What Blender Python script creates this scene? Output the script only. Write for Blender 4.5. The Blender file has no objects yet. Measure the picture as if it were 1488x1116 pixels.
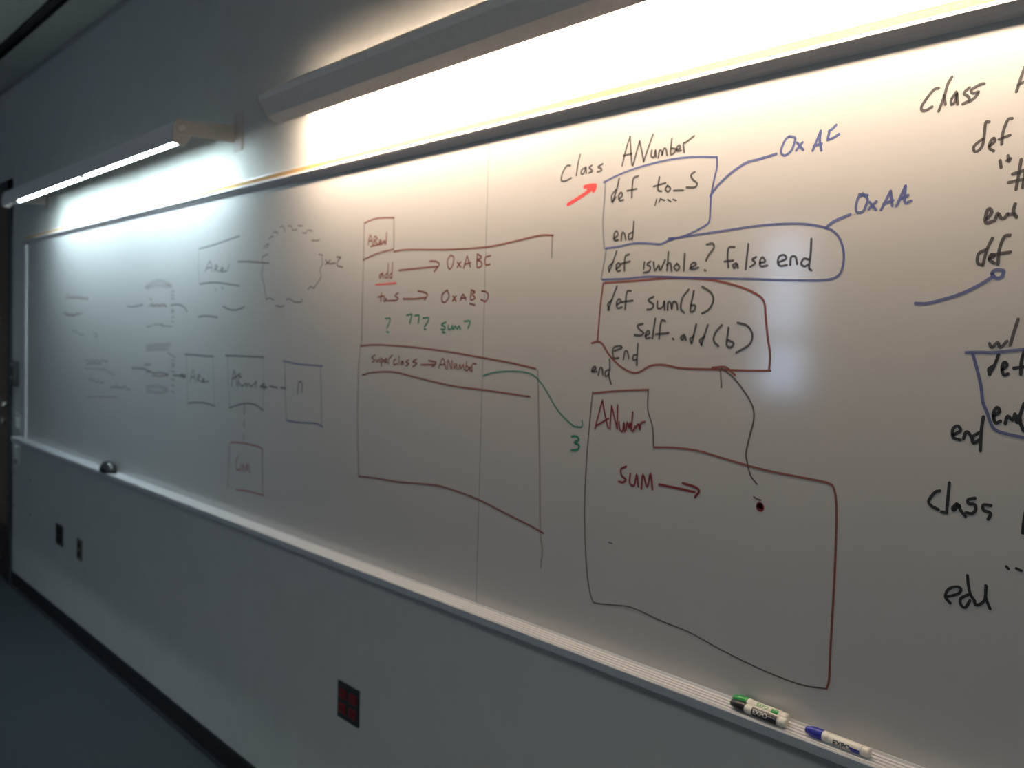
import bpy, bmesh, math, random
from mathutils import Vector, Matrix
random.seed(4)
C = bpy.context.scene.collection
scene = bpy.context.scene

# ------------------------------------------------------------------ camera
F_PX = 1290.0
cam_d = bpy.data.cameras.new('camera')
cam = bpy.data.objects.new('camera', cam_d); C.objects.link(cam)
cam_d.sensor_fit = 'HORIZONTAL'; cam_d.sensor_width = 36.0
cam_d.lens = 36.0 * F_PX / 1488.0
cam_d.clip_start = 0.02
right = Vector((0.67346785, 0.73864113, 0.02916043))
up = Vector((-0.05423095, 0.01002754, 0.99847807))
fwd = Vector((-0.73722456, 0.67402428, -0.04681044))
m = Matrix((right, up, -fwd)).transposed().to_4x4()
m.translation = Vector((0.0, -1.5, 1.70))
cam.matrix_world = m
cam_d.dof.use_dof = True
cam_d.dof.focus_distance = 1.38
cam_d.dof.aperture_fstop = 4.4
scene.camera = cam

# ------------------------------------------------------------------ world, exposure, light levels
scene.view_settings.view_transform = 'Standard'
scene.view_settings.look = 'None'
scene.view_settings.gamma = 1.0
scene.view_settings.use_curve_mapping = False
scene.view_settings.exposure = 0.0
world = bpy.data.worlds.new('world'); scene.world = world
world.use_nodes = True
world.node_tree.nodes['Background'].inputs[0].default_value = (0.55, 0.72, 0.85, 1)
world.node_tree.nodes['Background'].inputs[1].default_value = 0.3
NEAR_LAMP = 146.0      # emission of the warm tubes
FAR_LAMP = 122.0       # emission of the cool tubes
WINDOW = 9.0          # daylight through the narrow window across the room
FILL_PANEL = 8.0   # unseen ceiling panels added as fill light behind the camera
scene.cycles.max_bounces = 8
scene.cycles.diffuse_bounces = 5
scene.cycles.sample_clamp_indirect = 6.0
scene.cycles.use_denoising = True

# ------------------------------------------------------------------ helpers
def mat(name, col, rough=0.5, metal=0.0, emit=None, strength=0.0, noise=0.0, nscale=60.0, bump=0.0, alpha=1.0, spec=0.5, stretch=None):
    M = bpy.data.materials.new(name); M.use_nodes = True
    nt = M.node_tree; b = nt.nodes['Principled BSDF']
    b.inputs['Base Color'].default_value = (*col, 1)
    b.inputs['Roughness'].default_value = rough
    b.inputs['Metallic'].default_value = metal
    b.inputs['Specular IOR Level'].default_value = spec
    b.inputs['Alpha'].default_value = alpha
    if emit:
        b.inputs['Emission Color'].default_value = (*emit, 1)
        b.inputs['Emission Strength'].default_value = strength
    if noise or bump:
        tc = nt.nodes.new('ShaderNodeTexCoord'); n = nt.nodes.new('ShaderNodeTexNoise')
        mp = nt.nodes.new('ShaderNodeMapping')
        if stretch: mp.inputs['Scale'].default_value = stretch
        nt.links.new(tc.outputs['Object'], mp.inputs['Vector'])
        n.inputs['Scale'].default_value = nscale; n.inputs['Detail'].default_value = 4
        nt.links.new(mp.outputs[0], n.inputs['Vector'])
        if noise:
            r = nt.nodes.new('ShaderNodeValToRGB')
            r.color_ramp.elements[0].position = 0.3; r.color_ramp.elements[1].position = 0.7
            r.color_ramp.elements[0].color = (*[c * (1 - noise) for c in col], 1)
            r.color_ramp.elements[1].color = (*[min(1, c * (1 + noise)) for c in col], 1)
            nt.links.new(n.outputs['Fac'], r.inputs[0]); nt.links.new(r.outputs[0], b.inputs['Base Color'])
        if bump:
            bp = nt.nodes.new('ShaderNodeBump'); bp.inputs['Strength'].default_value = bump
            bp.inputs['Distance'].default_value = 0.002
            nt.links.new(n.outputs['Fac'], bp.inputs['Height']); nt.links.new(bp.outputs[0], b.inputs['Normal'])
    return M

MT = dict(
    wall=mat('wall_paint', (0.66, 0.65, 0.61), 0.75, noise=0.03, nscale=9, bump=0.15),
    ceiling=mat('ceiling_tile', (0.62, 0.64, 0.60), 0.9, noise=0.08, nscale=90, bump=0.3),
    ceiling_grid=mat('ceiling_grid', (0.5, 0.5, 0.48), 0.6, noise=0.03),
    black=mat('matte_black', (0.012, 0.013, 0.016), 0.6, noise=0.1),
    floor=mat('carpet', (0.027, 0.038, 0.047), 0.95, noise=0.25, nscale=160, bump=0.8),
    rubber=mat('rubber_base', (0.018, 0.019, 0.023), 0.5, noise=0.1),
    board=mat('board_enamel', (0.52, 0.512, 0.50), 0.11, noise=0.01, nscale=2.0, spec=0.5),
    alu=mat('brushed_aluminium', (0.66, 0.66, 0.67), 0.36, metal=0.12, noise=0.04, nscale=40, stretch=(0.02, 1, 1)),
    alu_dark=mat('anodised_aluminium', (0.80, 0.77, 0.78), 0.45, metal=0.1, noise=0.05, nscale=40, stretch=(0.02, 1, 1)),
    groove_shade=mat('painted_groove_shade', (0.16, 0.155, 0.15), 0.8, noise=0.2, nscale=80),  # dark tone painted in as shade for the tray grooves
    cork=mat('cork', (0.58, 0.36, 0.14), 0.9, noise=0.25, nscale=220, bump=0.3),
    housing=mat('lamp_enamel', (0.90, 0.86, 0.82), 0.45, noise=0.03),
    reflector=mat('lamp_reflector', (0.85, 0.85, 0.84), 0.4, noise=0.01),
    bracket=mat('bracket_enamel', (0.62, 0.57, 0.53), 0.5, noise=0.03),
    warm=mat('warm_tube', (0.9, 0.9, 0.85), 0.4, emit=(1.0, 0.78, 0.58), strength=NEAR_LAMP),
    cool=mat('cool_tube', (0.9, 0.9, 0.9), 0.4, emit=(0.72, 0.93, 1.0), strength=FAR_LAMP),
    wood=mat('dark_wood', (0.17, 0.10, 0.065), 0.45, noise=0.25, nscale=14, stretch=(6, 6, 0.5)),
    kick=mat('kick_plate', (0.06, 0.028, 0.028), 0.4, noise=0.1),
    frame=mat('door_frame_paint', (0.045, 0.05, 0.055), 0.5, noise=0.05),
    chrome=mat('chrome', (0.8, 0.8, 0.8), 0.2, metal=1.0, noise=0.02),
    device=mat('reader_plastic', (0.03, 0.034, 0.038), 0.4, noise=0.05),
    device_light=mat('reader_window', (0.25, 0.29, 0.29), 0.4, noise=0.05),
    ivory=mat('ivory_plastic', (0.80, 0.82, 0.76), 0.4, noise=0.03),
    tan=mat('tan_plastic', (0.20, 0.17, 0.13), 0.4, noise=0.03),
    brownplate=mat('brown_plastic', (0.035, 0.026, 0.02), 0.45, noise=0.05),
    plate_green=mat('dark_steel_plate', (0.045, 0.055, 0.052), 0.4, metal=0.2, noise=0.05),
    redplug=mat('red_receptacle', (0.26, 0.022, 0.026), 0.4, noise=0.05),
    slot=mat('socket_slot', (0.008, 0.008, 0.008), 0.6, noise=0.05),
    pen_white=mat('pen_barrel', (0.74, 0.72, 0.66), 0.35, noise=0.02),
    pen_green=mat('green_plastic', (0.015, 0.26, 0.05), 0.35, noise=0.03),
    pen_black=mat('black_plastic', (0.016, 0.016, 0.022), 0.35, noise=0.05),
    pen_blue=mat('blue_plastic', (0.02, 0.03, 0.34), 0.35, noise=0.03),
    eraser=mat('eraser_shell', (0.02, 0.023, 0.025), 0.25, noise=0.05),
    felt=mat('eraser_felt', (0.05, 0.05, 0.05), 0.95, noise=0.2, nscale=200),
    winframe=mat('window_frame_paint', (0.5, 0.5, 0.5), 0.5, noise=0.02),
    daylight=mat('daylit_pane', (0.5, 0.6, 0.7), 0.3, emit=(0.50, 0.70, 1.0), strength=WINDOW),
    fill_glow=mat('fill_panel_diffuser', (0.7, 0.7, 0.7), 0.4, emit=(0.92, 1.0, 1.0), strength=FILL_PANEL),
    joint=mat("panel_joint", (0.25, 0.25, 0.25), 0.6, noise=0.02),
)
INK = dict(
    black=mat('black_ink', (0.045, 0.04, 0.045), 0.5, alpha=0.74),
    freshblack=mat('fresh_black_ink', (0.02, 0.02, 0.022), 0.45, alpha=0.95),
    darkbrown=mat('dark_brown_ink', (0.10, 0.06, 0.055), 0.5, alpha=0.8),
    brown=mat('brown_ink', (0.25, 0.065, 0.045), 0.5, alpha=0.82),
    maroon=mat('maroon_ink', (0.22, 0.02, 0.024), 0.5, alpha=0.92),
    blue=mat('blue_ink', (0.06, 0.09, 0.30), 0.5, alpha=0.68),
    green=mat('green_ink', (0.02, 0.24, 0.14), 0.5, alpha=0.85),
    lightblue=mat('light_blue_ink', (0.08, 0.11, 0.30), 0.5, alpha=0.42),
    lightbrown=mat('light_brown_ink', (0.24, 0.09, 0.07), 0.5, alpha=0.45),
    lightblack=mat('light_black_ink', (0.06, 0.06, 0.06), 0.5, alpha=0.34),
    lightred=mat('light_red_ink', (0.30, 0.06, 0.06), 0.5, alpha=0.55),
    red=mat('red_ink', (0.85, 0.07, 0.07), 0.5, alpha=0.85),
    red2=mat('dark_red_ink', (0.36, 0.04, 0.05), 0.5, alpha=0.8),
    faded=mat('faded_ink', (0.12, 0.12, 0.12), 0.5, alpha=0.40),
    fadedbrown=mat('faded_brown_ink', (0.24, 0.11, 0.10), 0.5, alpha=0.38),
    smudge=mat('wiped_smudge', (0.22, 0.13, 0.12), 0.5, alpha=0.17),
    fadedred=mat('faded_red_ink', (0.32, 0.08, 0.08), 0.5, alpha=0.45),
)

def empty(name, loc=(0, 0, 0)):
    o = bpy.data.objects.new(name, None); o.empty_display_size = 0.05
    o.location = loc; C.objects.link(o); return o
def tag(o, label, cat, group=None):
    o['label'] = label; o['category'] = cat
    if group: o['group'] = group
    return o
def link_mesh(name, me, mats, parent=None, kind=None, label=None, smooth=False):
    if not isinstance(mats, (list, tuple)): mats = [mats]
    for q in mats: me.materials.append(q)
    if smooth:
        for p in me.polygons: p.use_smooth = True
    o = bpy.data.objects.new(name, me); C.objects.link(o)
    if parent:
        o.parent = parent
        o.location = -parent.matrix_basis.translation if parent.type == 'EMPTY' and parent.parent is None else (0, 0, 0)
    if kind: o['kind'] = kind
    if label: o['label'] = label
    return o
def obj(name, bm, mats, parent=None, **k):
    bmesh.ops.recalc_face_normals(bm, faces=bm.faces)
    me = bpy.data.meshes.new(name); bm.to_mesh(me); bm.free()
    return link_mesh(name, me, mats, parent, **k)
def box(bm, x0, x1, y0, y1, z0, z1, bev=0.0):
    r = bmesh.ops.create_cube(bm, size=1.0)
    vs = r['verts']
    for v in vs:
        v.co = Vector((x0 + (v.co.x + .5) * (x1 - x0), y0 + (v.co.y + .5) * (y1 - y0), z0 + (v.co.z + .5) * (z1 - z0)))
    if bev:
        es = list({e for v in vs for e in v.link_edges})
        bmesh.ops.bevel(bm, geom=es, offset=bev, segments=2, affect='EDGES', profile=0.6)
    return bm
def nb(): return bmesh.new()
def extrude_x(bm, prof, x0, x1, nx=1):
    """prof: list of (y, z), closed; extruded along X"""
    rings = []
    for i in range(nx + 1):
        x = x0 + (x1 - x0) * i / nx
        rings.append([bm.verts.new((x, y, z)) for y, z in prof])
    n = len(prof)
    for a, b in zip(rings, rings[1:]):
        for j in range(n): bm.faces.new((a[j], a[(j + 1) % n], b[(j + 1) % n], b[j]))
    bm.faces.new(rings[0]); bm.faces.new(rings[-1][::-1])
    return bm
def cyl(bm, a, b, r0, r1=None, n=20):
    a = Vector(a); b = Vector(b); r1 = r0 if r1 is None else r1
    d = (b - a); L = d.length
    mt = Matrix.Translation((a + b) / 2) @ d.to_track_quat('Z', 'Y').to_matrix().to_4x4()
    bmesh.ops.create_cone(bm, cap_ends=True, segments=n, radius1=r0, radius2=r1, depth=L, matrix=mt)
    return bm
def lathe(bm, prof, n=24):
    """prof: list of (t, r) along +X axis"""
    rings = []
    for t, r in prof:
        rings.append([bm.verts.new((t, r * math.cos(2 * math.pi * k / n), r * math.sin(2 * math.pi * k / n))) for k in range(n)])
    for a, b in zip(rings, rings[1:]):
        for j in range(n): bm.faces.new((a[j], a[(j + 1) % n], b[(j + 1) % n], b[j]))
    bm.faces.new(rings[0]); bm.faces.new(rings[-1][::-1])
    return bm

# ------------------------------------------------------------------ room shell (whiteboard wall is y = 0)
XL, XR, YF, ZC = -9.0, 4.0, -6.0, 3.26
DX0, DX1, DZ = -7.75, -6.47, 2.665       # door opening in the board wall
b = nb(); box(b, XL, DX0, 0, .15, 0, ZC); box(b, DX1, XR, 0, .15, 0, ZC); box(b, DX0, DX1, 0, .15, DZ, ZC)
obj('wall_back', b, MT['wall'], kind='structure')
obj('wall_left', box(nb(), XL - .15, XL, YF, .15, 0, ZC), MT['wall'], kind='structure')
obj('wall_right', box(nb(), XR, XR + .15, YF, .15, 0, ZC), MT['wall'], kind='structure')
WINS = [(-4.72, -4.18, 1.26, 2.84, 'daylight')]
b = nb(); xs = XL
for wx0, wx1, wz0, wz1, _m in WINS:
    box(b, xs, wx0, YF - .15, YF, 0, ZC); box(b, wx0, wx1, YF - .15, YF, 0, wz0); box(b, wx0, wx1, YF - .15, YF, wz1, ZC); xs = wx1
box(b, xs, XR, YF - .15, YF, 0, ZC)
obj('wall_front', b, MT['wall'], kind='structure')
obj('floor', box(nb(), XL, XR, YF, .15, -.1, 0), MT['floor'], kind='structure')
for k, (WX0, WX1, WZ0, WZ1, pane_m) in enumerate(WINS):
    w = empty('window_%d' % (k + 1), ((WX0 + WX1) / 2, YF, WZ0)); w['kind'] = 'structure'
    b = nb()
    box(b, WX0, WX0 + .04, YF - .12, YF + .01, WZ0, WZ1); box(b, WX1 - .04, WX1, YF - .12, YF + .01, WZ0, WZ1)
    box(b, WX0, WX1, YF - .12, YF + .01, WZ0, WZ0 + .04); box(b, WX0, WX1, YF - .12, YF + .01, WZ1 - .04, WZ1)
    if k == 0: box(b, WX0, WX1, YF - .10, YF + .01, 1.78, 1.88)
    obj('window_frame', b, MT['winframe'], w)
    obj('window_pane', box(nb(), WX0 + .04, WX1 - .04, YF - .08, YF - .07, WZ0 + .04, WZ1 - .04), MT[pane_m], w)
# ceiling: slab, a narrow border row of tiles by the board wall, a dark linear slot, then square tiles
ceil = obj('ceiling', box(nb(), XL, XR, YF, .15, ZC + .04, ZC + .14), MT['ceiling_grid'], kind='structure')
def tile_mesh(name, w_, d_):
    bm = nb(); box(bm, .004, w_ - .004, .004, d_ - .004, 0, .03, .004)
    bmesh.ops.recalc_face_normals(bm, faces=bm.faces)
    me = bpy.data.meshes.new(name); bm.to_mesh(me); bm.free(); me.materials.append(MT['ceiling']); return me
T = 0.61
big = tile_mesh('ceiling_tile', T, T); border = tile_mesh('border_tile', T, .195)
nx = int((XR - XL) / T) + 1
x_start = -4.832 - 6 * T
for i in range(20):
    x = x_start + i * T
    if x < XL or x + T > XR: continue
    o = bpy.data.objects.new('ceiling_tile', border); C.objects.link(o); o.parent = ceil; o.location = (x, -.2, ZC)
    for j in range(9):
        y = -.26 - (j + 1) * T
        if y < YF: continue
        o = bpy.data.objects.new('ceiling_tile', big); C.objects.link(o); o.parent = ceil; o.location = (x, y, ZC)
obj('ceiling_slot', box(nb(), XL, XR, -.252, -.204, ZC + .012, ZC + .035), MT['black'], ceil)
b = nb(); box(b, XL, XR, -.204, -.198, ZC - .004, ZC + .035); box(b, XL, XR, -.26, -.252, ZC - .012, ZC + .035)
obj('slot_flange', b, MT['black'], ceil)
obj('wall_angle', extrude_x(nb(), [(-.02, ZC - .003), (-.0005, ZC - .003), (-.0005, ZC - .02), (-.002, ZC - .02), (-.002, ZC - .005), (-.02, ZC - .005)], XL, XR), MT['ceiling_grid'], ceil)
# baseboard
def base_prof(h=.102): return [(0, 0), (-.016, 0), (-.013, .006), (-.006, .014), (-.006, h - .004), (-.003, h), (0, h)]
obj('baseboard_back', extrude_x(nb(), base_prof(), DX1 + .001, XR), MT['rubber'], kind='structure')

# door at the far left of the board wall
door = empty('door_1', ((DX0 + DX1) / 2, 0, 0)); door['kind'] = 'structure'
b = nb()
box(b, DX1 - .10, DX1, -.012, .13, 0, DZ, .003); box(b, DX0, DX0 + .15, -.012, .13, 0, DZ, .003); box(b, DX0, DX1, -.012, .13, DZ - .10, DZ, .003)
obj('door_frame', b, MT['frame'], door)
leaf = obj('door_leaf', box(nb(), DX0 + .152, DX1 - .102, .01, .055, .01, DZ - .103, .002), MT['wood'], door)
obj('kick_plate', box(nb(), DX0 + .17, DX1 - .108, .004, .0098, .02, .36), MT['kick'], leaf, label='dark metal kick plate')
b = nb(); cyl(b, (DX1 - .235, .0098, 1.075), (DX1 - .235, -.012, 1.075), .026); cyl(b, (DX1 - .235, -.012, 1.075), (DX1 - .235, -.055, 1.075), .009)
cyl(b, (DX1 - .228, -.055, 1.075), (DX1 - .37, -.05, 1.075), .010, .008)
h = obj('door_handle', b, MT['chrome'], leaf, smooth=False, label='chrome lever handle')
b = nb(); cyl(b, (DX1 - .225, .0098, 1.185), (DX1 - .225, -.014, 1.185), .026, .022); box(b, DX1 - .240, DX1 - .210, -.03, -.014, 1.180, 1.190, .002)
obj('deadbolt', b, MT['chrome'], leaf, label='chrome deadbolt')

# ------------------------------------------------------------------ whiteboard
BY = -.012                 # writing surface
BX0, BSEAM, BX1 = -6.10, -1.742, 2.40
BZ0, BZ1 = 1.008, 2.235
wb = tag(empty('whiteboard', (BX0, 0, BZ0)), 'very long wall-mounted whiteboard with metal tray and cork-topped rail, covered in handwriting', 'whiteboard')
for x0, x1 in ((BX0, BSEAM - .0008), (BSEAM + .0008, BX1)):
    b = nb(); box(b, x0, x1, BY, -.001, BZ0, BZ1, .0006)
    obj('board_panel', b, MT['board'], wb)
b = nb(); box(b, BX0 - .055, BX0 + .012, -.020, -.001, BZ0 - .01, BZ1 - .02, .003)
obj('side_frame', b, MT['alu'], wb)
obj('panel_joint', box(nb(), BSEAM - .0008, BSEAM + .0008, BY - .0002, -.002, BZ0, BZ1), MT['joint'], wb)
b = nb(); box(b, BX1 - .012, BX1 + .05, -.020, -.001, BZ0 - .01, BZ1 - .02, .003)
obj('side_frame', b, MT['alu'], wb)
# top rail: cork strip above, sloping lit lip, undercut lower face
rail = [(-.001, 2.268), (-.016, 2.268), (-.017, 2.264), (-.0145, 2.263), (-.0145, 2.250), (-.018, 2.249), (-.0335, 2.2385), (-.0335, 2.2365), (-.0240, 2.2285), (-.0230, 2.2268), (-.0125, 2.2172), (-.001, 2.2172)]
obj('top_rail', extrude_x(nb(), rail, BX0 - .05, BX1 + .05), MT['alu_dark'], wb)
obj('cork_strip', extrude_x(nb(), [(-.0147, 2.2505), (-.0165, 2.2505), (-.0165, 2.2628), (-.0147, 2.2628)], BX0 - .045, BX1 + .045), MT['cork'], wb)
# marker tray with ridges
TZ, TF = 1.012, -.069
prof = [(-.001, 1.0175), (-.0135, 1.0175), (-.0150, TZ)]
y = -.0185
for k in range(4):
    prof += [(y, TZ), (y - .0006, TZ + .0028), (y - .0078, TZ + .0028), (y - .0084, TZ)]
    y -= .0120
prof += [(TF + .003, TZ), (TF + .001, TZ + .0035), (TF - .001, TZ + .0035), (TF - .002, TZ + .001), (TF - .001, TZ - .016), (TF + .008, TZ - .021), (-.02, TZ - .014), (-.012, TZ - .022), (-.001, TZ - .022)]
b = extrude_x(nb(), prof, BX0 - .10, BX1 + .1)
b.faces.ensure_lookup_table()
for j in range(len(prof)):                # grooves and back strip coloured dark to stand for shade
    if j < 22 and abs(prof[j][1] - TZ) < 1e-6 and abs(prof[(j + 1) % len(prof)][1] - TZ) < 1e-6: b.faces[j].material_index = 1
tray = obj('marker_tray', b, [MT['alu'], MT['groove_shade']], wb)
tp = [(-.001, 1.019), (-.014, 1.019), (TF - .001, TZ + .005), (TF - .003, TZ - .016), (TF + .008, TZ - .023), (-.001, TZ - .024)]
obj('tray_end_cap', extrude_x(nb(), tp, BX0 - .104, BX0 - .100), MT['alu_dark'], tray, label='grey end cap of the tray')
obj('tray_end_cap', extrude_x(nb(), tp, BX1 + .1, BX1 + .104), MT['alu_dark'], tray)

# ------------------------------------------------------------------ board lights
def rot2(q, p, phi):
    """local (q across, p out of the opening) -> (dy, dz); phi tilts the opening from straight down toward the wall"""
    s, c = math.sin(phi), math.cos(phi)
    return (p * s + q * c, -p * c + q * s)
def board_light(x0, x1, cy, cz, phi, tube_mat, tube_p, arms, label, sc=1.0, front=.037, back=.037, runs=None):
    root = tag(empty('board_light', ((x0 + x1) / 2, 0, cz)), label, 'wall light', 'fluorescent board lights')
    outer = [(-.018, front), (-.030, .012), (-.030, -.032), (-.022, -.043), (.022, -.043), (.030, -.032), (.030, .012), (.030 - .48 * (back - .012), back)]
    outer = [(a * sc, c * sc) for a, c in outer]
    inner = [(a * .93, c * .95 if k_ not in (0, 7) else c) for k_, (a, c) in enumerate(outer)]
    T2 = lambda pts: [(cy + rot2(q, p, phi)[0], cz + rot2(q, p, phi)[1]) for q, p in pts]
    bm = nb(); C_ = T2(outer) + T2(inner[::-1])
    ring0 = [bm.verts.new((x0, y, z)) for y, z in C_]; ring1 = [bm.verts.new((x1, y, z)) for y, z in C_]
    n = len(C_); no = len(outer)
    for j in range(n):
        f = bm.faces.new((ring0[j], ring0[(j + 1) % n], ring1[(j + 1) % n], ring1[j]))
        if no <= j < n - 1: f.material_index = 1
    for rr in (ring0, ring1):
        for j in range(no - 1):
            bm.faces.new((rr[j], rr[j + 1], rr[n - 2 - j], rr[n - 1 - j]))
    obj('housing', bm, [MT['housing'], MT['reflector']], root)
    cap = [(-.019, front), (-.032, .014), (-.032, -.034), (-.023, -.045), (.023, -.045), (.032, -.034), (.032, .014), (.022, min(front, .042))]
    cap = T2([(a * sc, c * sc) for a, c in cap])
    for a, c in ((x0 - .004, x0), (x1, x1 + .004)):
        obj('end_cap', extrude_x(nb(), cap, a, c), MT['bracket'], root)
    ty, tz = rot2(0, tube_p * sc, phi); ty += cy; tz += cz
    mid = (x0 + x1) / 2
    runs = runs or ((x0 + .012, mid - .0325), (mid + .0325, x1 - .012)); mid = (runs[0][1] + runs[1][0]) / 2
    for a, c in runs:
        t = obj('tube', cyl(nb(), (a, ty, tz), (c, ty, tz), .0125, n=16), tube_mat, root, smooth=False, label='glowing fluorescent tube')
    for s_ in (runs[0][0] - .006, mid, runs[1][1] + .006):
        obj('lamp_holder', cyl(nb(), (s_ - .032 if s_ == mid else s_ - .006, ty, tz), (s_ + .032 if s_ == mid else s_ + .006, ty, tz), .0145, n=16), MT['housing'], root)
    py, pz = cy + .0, cz + .012
    for ax in arms:                      # wall plate, arm and pivot knob
        br = obj('wall_bracket', box(nb(), ax - .012, ax + .060, -.007, 0, 2.388, 2.533, .002), MT['bracket'], root)
        bm = nb()
        pts = [(-.007, 2.487), (-.007, 2.422), (py - .012, pz - .020), (py - .030, pz - .012), (py - .034, pz + .010), (py - .022, pz + .026), (py, pz + .030)]
        extrude_x(bm, pts, ax - .003, ax + .003)
        obj('bracket_arm', bm, MT['bracket'], br)
        s_ = 1 if ax > (x0 + x1) / 2 else -1
        kb = nb(); cyl(kb, (ax - .012, py - .004, pz + .004), (ax + .012, py - .004, pz + .004), .011, n=18)
        obj('pivot_knob', kb, MT['housing'], br)
    return root
board_light(-5.70, -3.235, -.205, 2.425, math.radians(-18), MT['cool'], .028, (-3.226, -5.709),
            'slim cool-white board light at the far end, tubes seen from below, bracket arm to wall', 1.0, .048, .026, ((-5.41, -4.345), (-4.280, -3.247)))
board_light(-2.632, -.15, -.153, 2.424, math.radians(38), MT['warm'], .026, (-2.641, -.141),
            'large near board light with grey housing throwing warm light on the wall', 1.2, .043, .023)

for lx, lab in ((-.6, 'added unseen ceiling fill panel closer to the narrow window'), (2.2, 'added unseen ceiling fill panel farthest from the door')):  # unseen panels added to fill the room and shade the wall under the tray
    r = tag(empty('fill_panel', (lx, -3.2, ZC)), lab, 'added fill light', 'added fill panels')
    b = nb(); box(b, lx - .62, lx + .62, -3.51, -3.48, ZC - .015, ZC - .001); box(b, lx - .62, lx + .62, -2.92, -2.89, ZC - .015, ZC - .001)
    box(b, lx - .62, lx - .59, -3.48, -2.92, ZC - .015, ZC - .001); box(b, lx + .59, lx + .62, -3.48, -2.92, ZC - .015, ZC - .001)
    obj('fill_panel_frame', b, MT['ceiling_grid'], r)
    obj('fill_panel_face', box(nb(), lx - .59, lx + .59, -3.48, -2.92, ZC - .010, ZC - .002), MT['fill_glow'], r)

# ------------------------------------------------------------------ things on the wall
def plate(bm, x0, x1, z0, z1, t=.006): return box(bm, x0, x1, -t, 0, z0, z1, .002)
# double red receptacle
px0, px1, pz0, pz1 = -2.420, -2.298, .488, .606
r = tag(empty('wall_outlet', (-2.359, 0, pz0)), 'dark square outlet plate with four red sockets, low on wall under the tray', 'outlet')
pl = obj('outlet_plate', plate(nb(), px0, px1, pz0, pz1), MT['plate_green'], r)
for cx in (-2.389, -2.329):
    for cz in (.523, .570):
        bm = nb(); box(bm, cx - .020, cx + .020, -.0095, -.005, cz - .016, cz + .016, .0035)
        s = obj('socket', bm, MT['redplug'], r, label='red socket face')
        bm = nb(); box(bm, cx - .008, cx - .0055, -.0098, -.0090, cz - .003, cz + .008); box(bm, cx + .0055, cx + .008, -.0098, -.0090, cz - .003, cz + .008)
        cyl(bm, (cx, -.0090, cz - .009), (cx, -.0098, cz - .009), .003, n=10)
        obj('socket_slot', bm, MT['slot'], s)
# brown blank plate
r = tag(empty('wall_outlet', (-5.42, 0, .47)), 'dark brown outlet plate on wall, nearer the door', 'outlet')
obj('outlet_plate', plate(nb(), -5.485, -5.36, .470, .588), MT['brownplate'], r)
for cz in (.505, .552):
    for cx in (-5.452, -5.392): obj('socket', box(nb(), cx - .018, cx + .018, -.009, -.005, cz - .016, cz + .016, .003), MT['slot'], r)
r = tag(empty('wall_outlet', (-5.06, 0, .46)), 'pale single outlet plate with two dark sockets, just right of brown plate', 'outlet')
obj('outlet_plate', plate(nb(), -5.10, -5.02, .458, .572), MT['tan'], r)
for cz in (.492, .540): obj('socket', box(nb(), -5.078, -5.042, -.009, -.005, cz - .015, cz + .015, .003), MT['slot'], r)
# access reader by the door
r = tag(empty('card_reader', (-6.37, 0, 1.34)), 'black wall-mounted card reader box between the door and the whiteboard', 'card reader')
obj('reader_body', box(nb(), -6.42, -6.315, -.030, 0, 1.325, 1.492, .006), MT['device'], r)
obj('reader_window', box(nb(), -6.405, -6.345, -.0325, -.029, 1.455, 1.475, .001), MT['device_light'], r, label='pale strip at the top')
obj('reader_window', box(nb(), -6.405, -6.355, -.0325, -.029, 1.372, 1.388, .001), MT['device_light'], r, label='pale strip near the bottom')
# light switch
r = tag(empty('light_switch', (-6.33, 0, 1.03)), 'ivory light switch plate beside the left end of the tray', 'light switch')
obj('switch_plate', plate(nb(), -6.385, -6.265, 1.035, 1.150), MT['wall'], r)
for cx in (-6.348, -6.302):
    bm = nb(); box(bm, cx - .014, cx + .014, -.0115, -.005, 1.058, 1.125, .003); obj('rocker', bm, MT['ivory'], r)
# pale box under the tray end
r = tag(empty('wall_control', (-6.30, 0, .82)), 'pale narrow wall control box below the left end of the tray', 'wall control')
obj('control_body', box(nb(), -6.345, -6.265, -.022, 0, .815, .945, .004), MT['ivory'], r)
obj('control_grille', box(nb(), -6.335, -6.275, -.0235, -.0215, .83, .86, .0008), MT['tan'], r)
# blank cover panel with screws
r = tag(empty('cover_panel', (-6.22, 0, .50)), 'plain painted cover panel with four dark screws, below the wall control', 'wall panel')
obj('panel_face', box(nb(), -6.435, -6.00, -.004, 0, .46, .80, .0015), MT['wall'], r)
for cx in (-6.41, -6.025):
    for cz in (.545, .760): obj('screw', cyl(nb(), (cx, -.0038, cz), (cx, -.0065, cz), .008, .007, n=12), MT['slot'], r)

# ------------------------------------------------------------------ on the tray
def wrap_text(txt, size, r, x_left, mat_, parent, ang0=0.0, flip=False):
    cu = bpy.data.curves.new('lettering', 'FONT'); cu.body = txt; cu.size = size; cu.align_x = 'LEFT'; cu.align_y = 'CENTER'
    cu.offset = size * 0.02
    to = bpy.data.objects.new('lettering_tmp', cu); C.objects.link(to)
    dg = bpy.context.evaluated_depsgraph_get(); me = bpy.data.meshes.new_from_object(to.evaluated_get(dg))
    bpy.data.objects.remove(to)
    bm = nb(); bm.from_mesh(me); bpy.data.meshes.remove(me)
    for k in range(-6, 7):
        bmesh.ops.bisect_plane(bm, geom=bm.verts[:] + bm.edges[:] + bm.faces[:], plane_co=(0, k * size * .1, 0), plane_no=(0, 1, 0))
    for v in bm.verts:
        a = ang0 + v.co.y / r
        v.co = Vector((x_left + v.co.x, -r * math.cos(a), r * math.sin(a)))
    me = bpy.data.meshes.new('lettering'); bm.to_mesh(me); bm.free()
    o = link_mesh('lettering', me, mat_, None); o.parent = parent; return o
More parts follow.
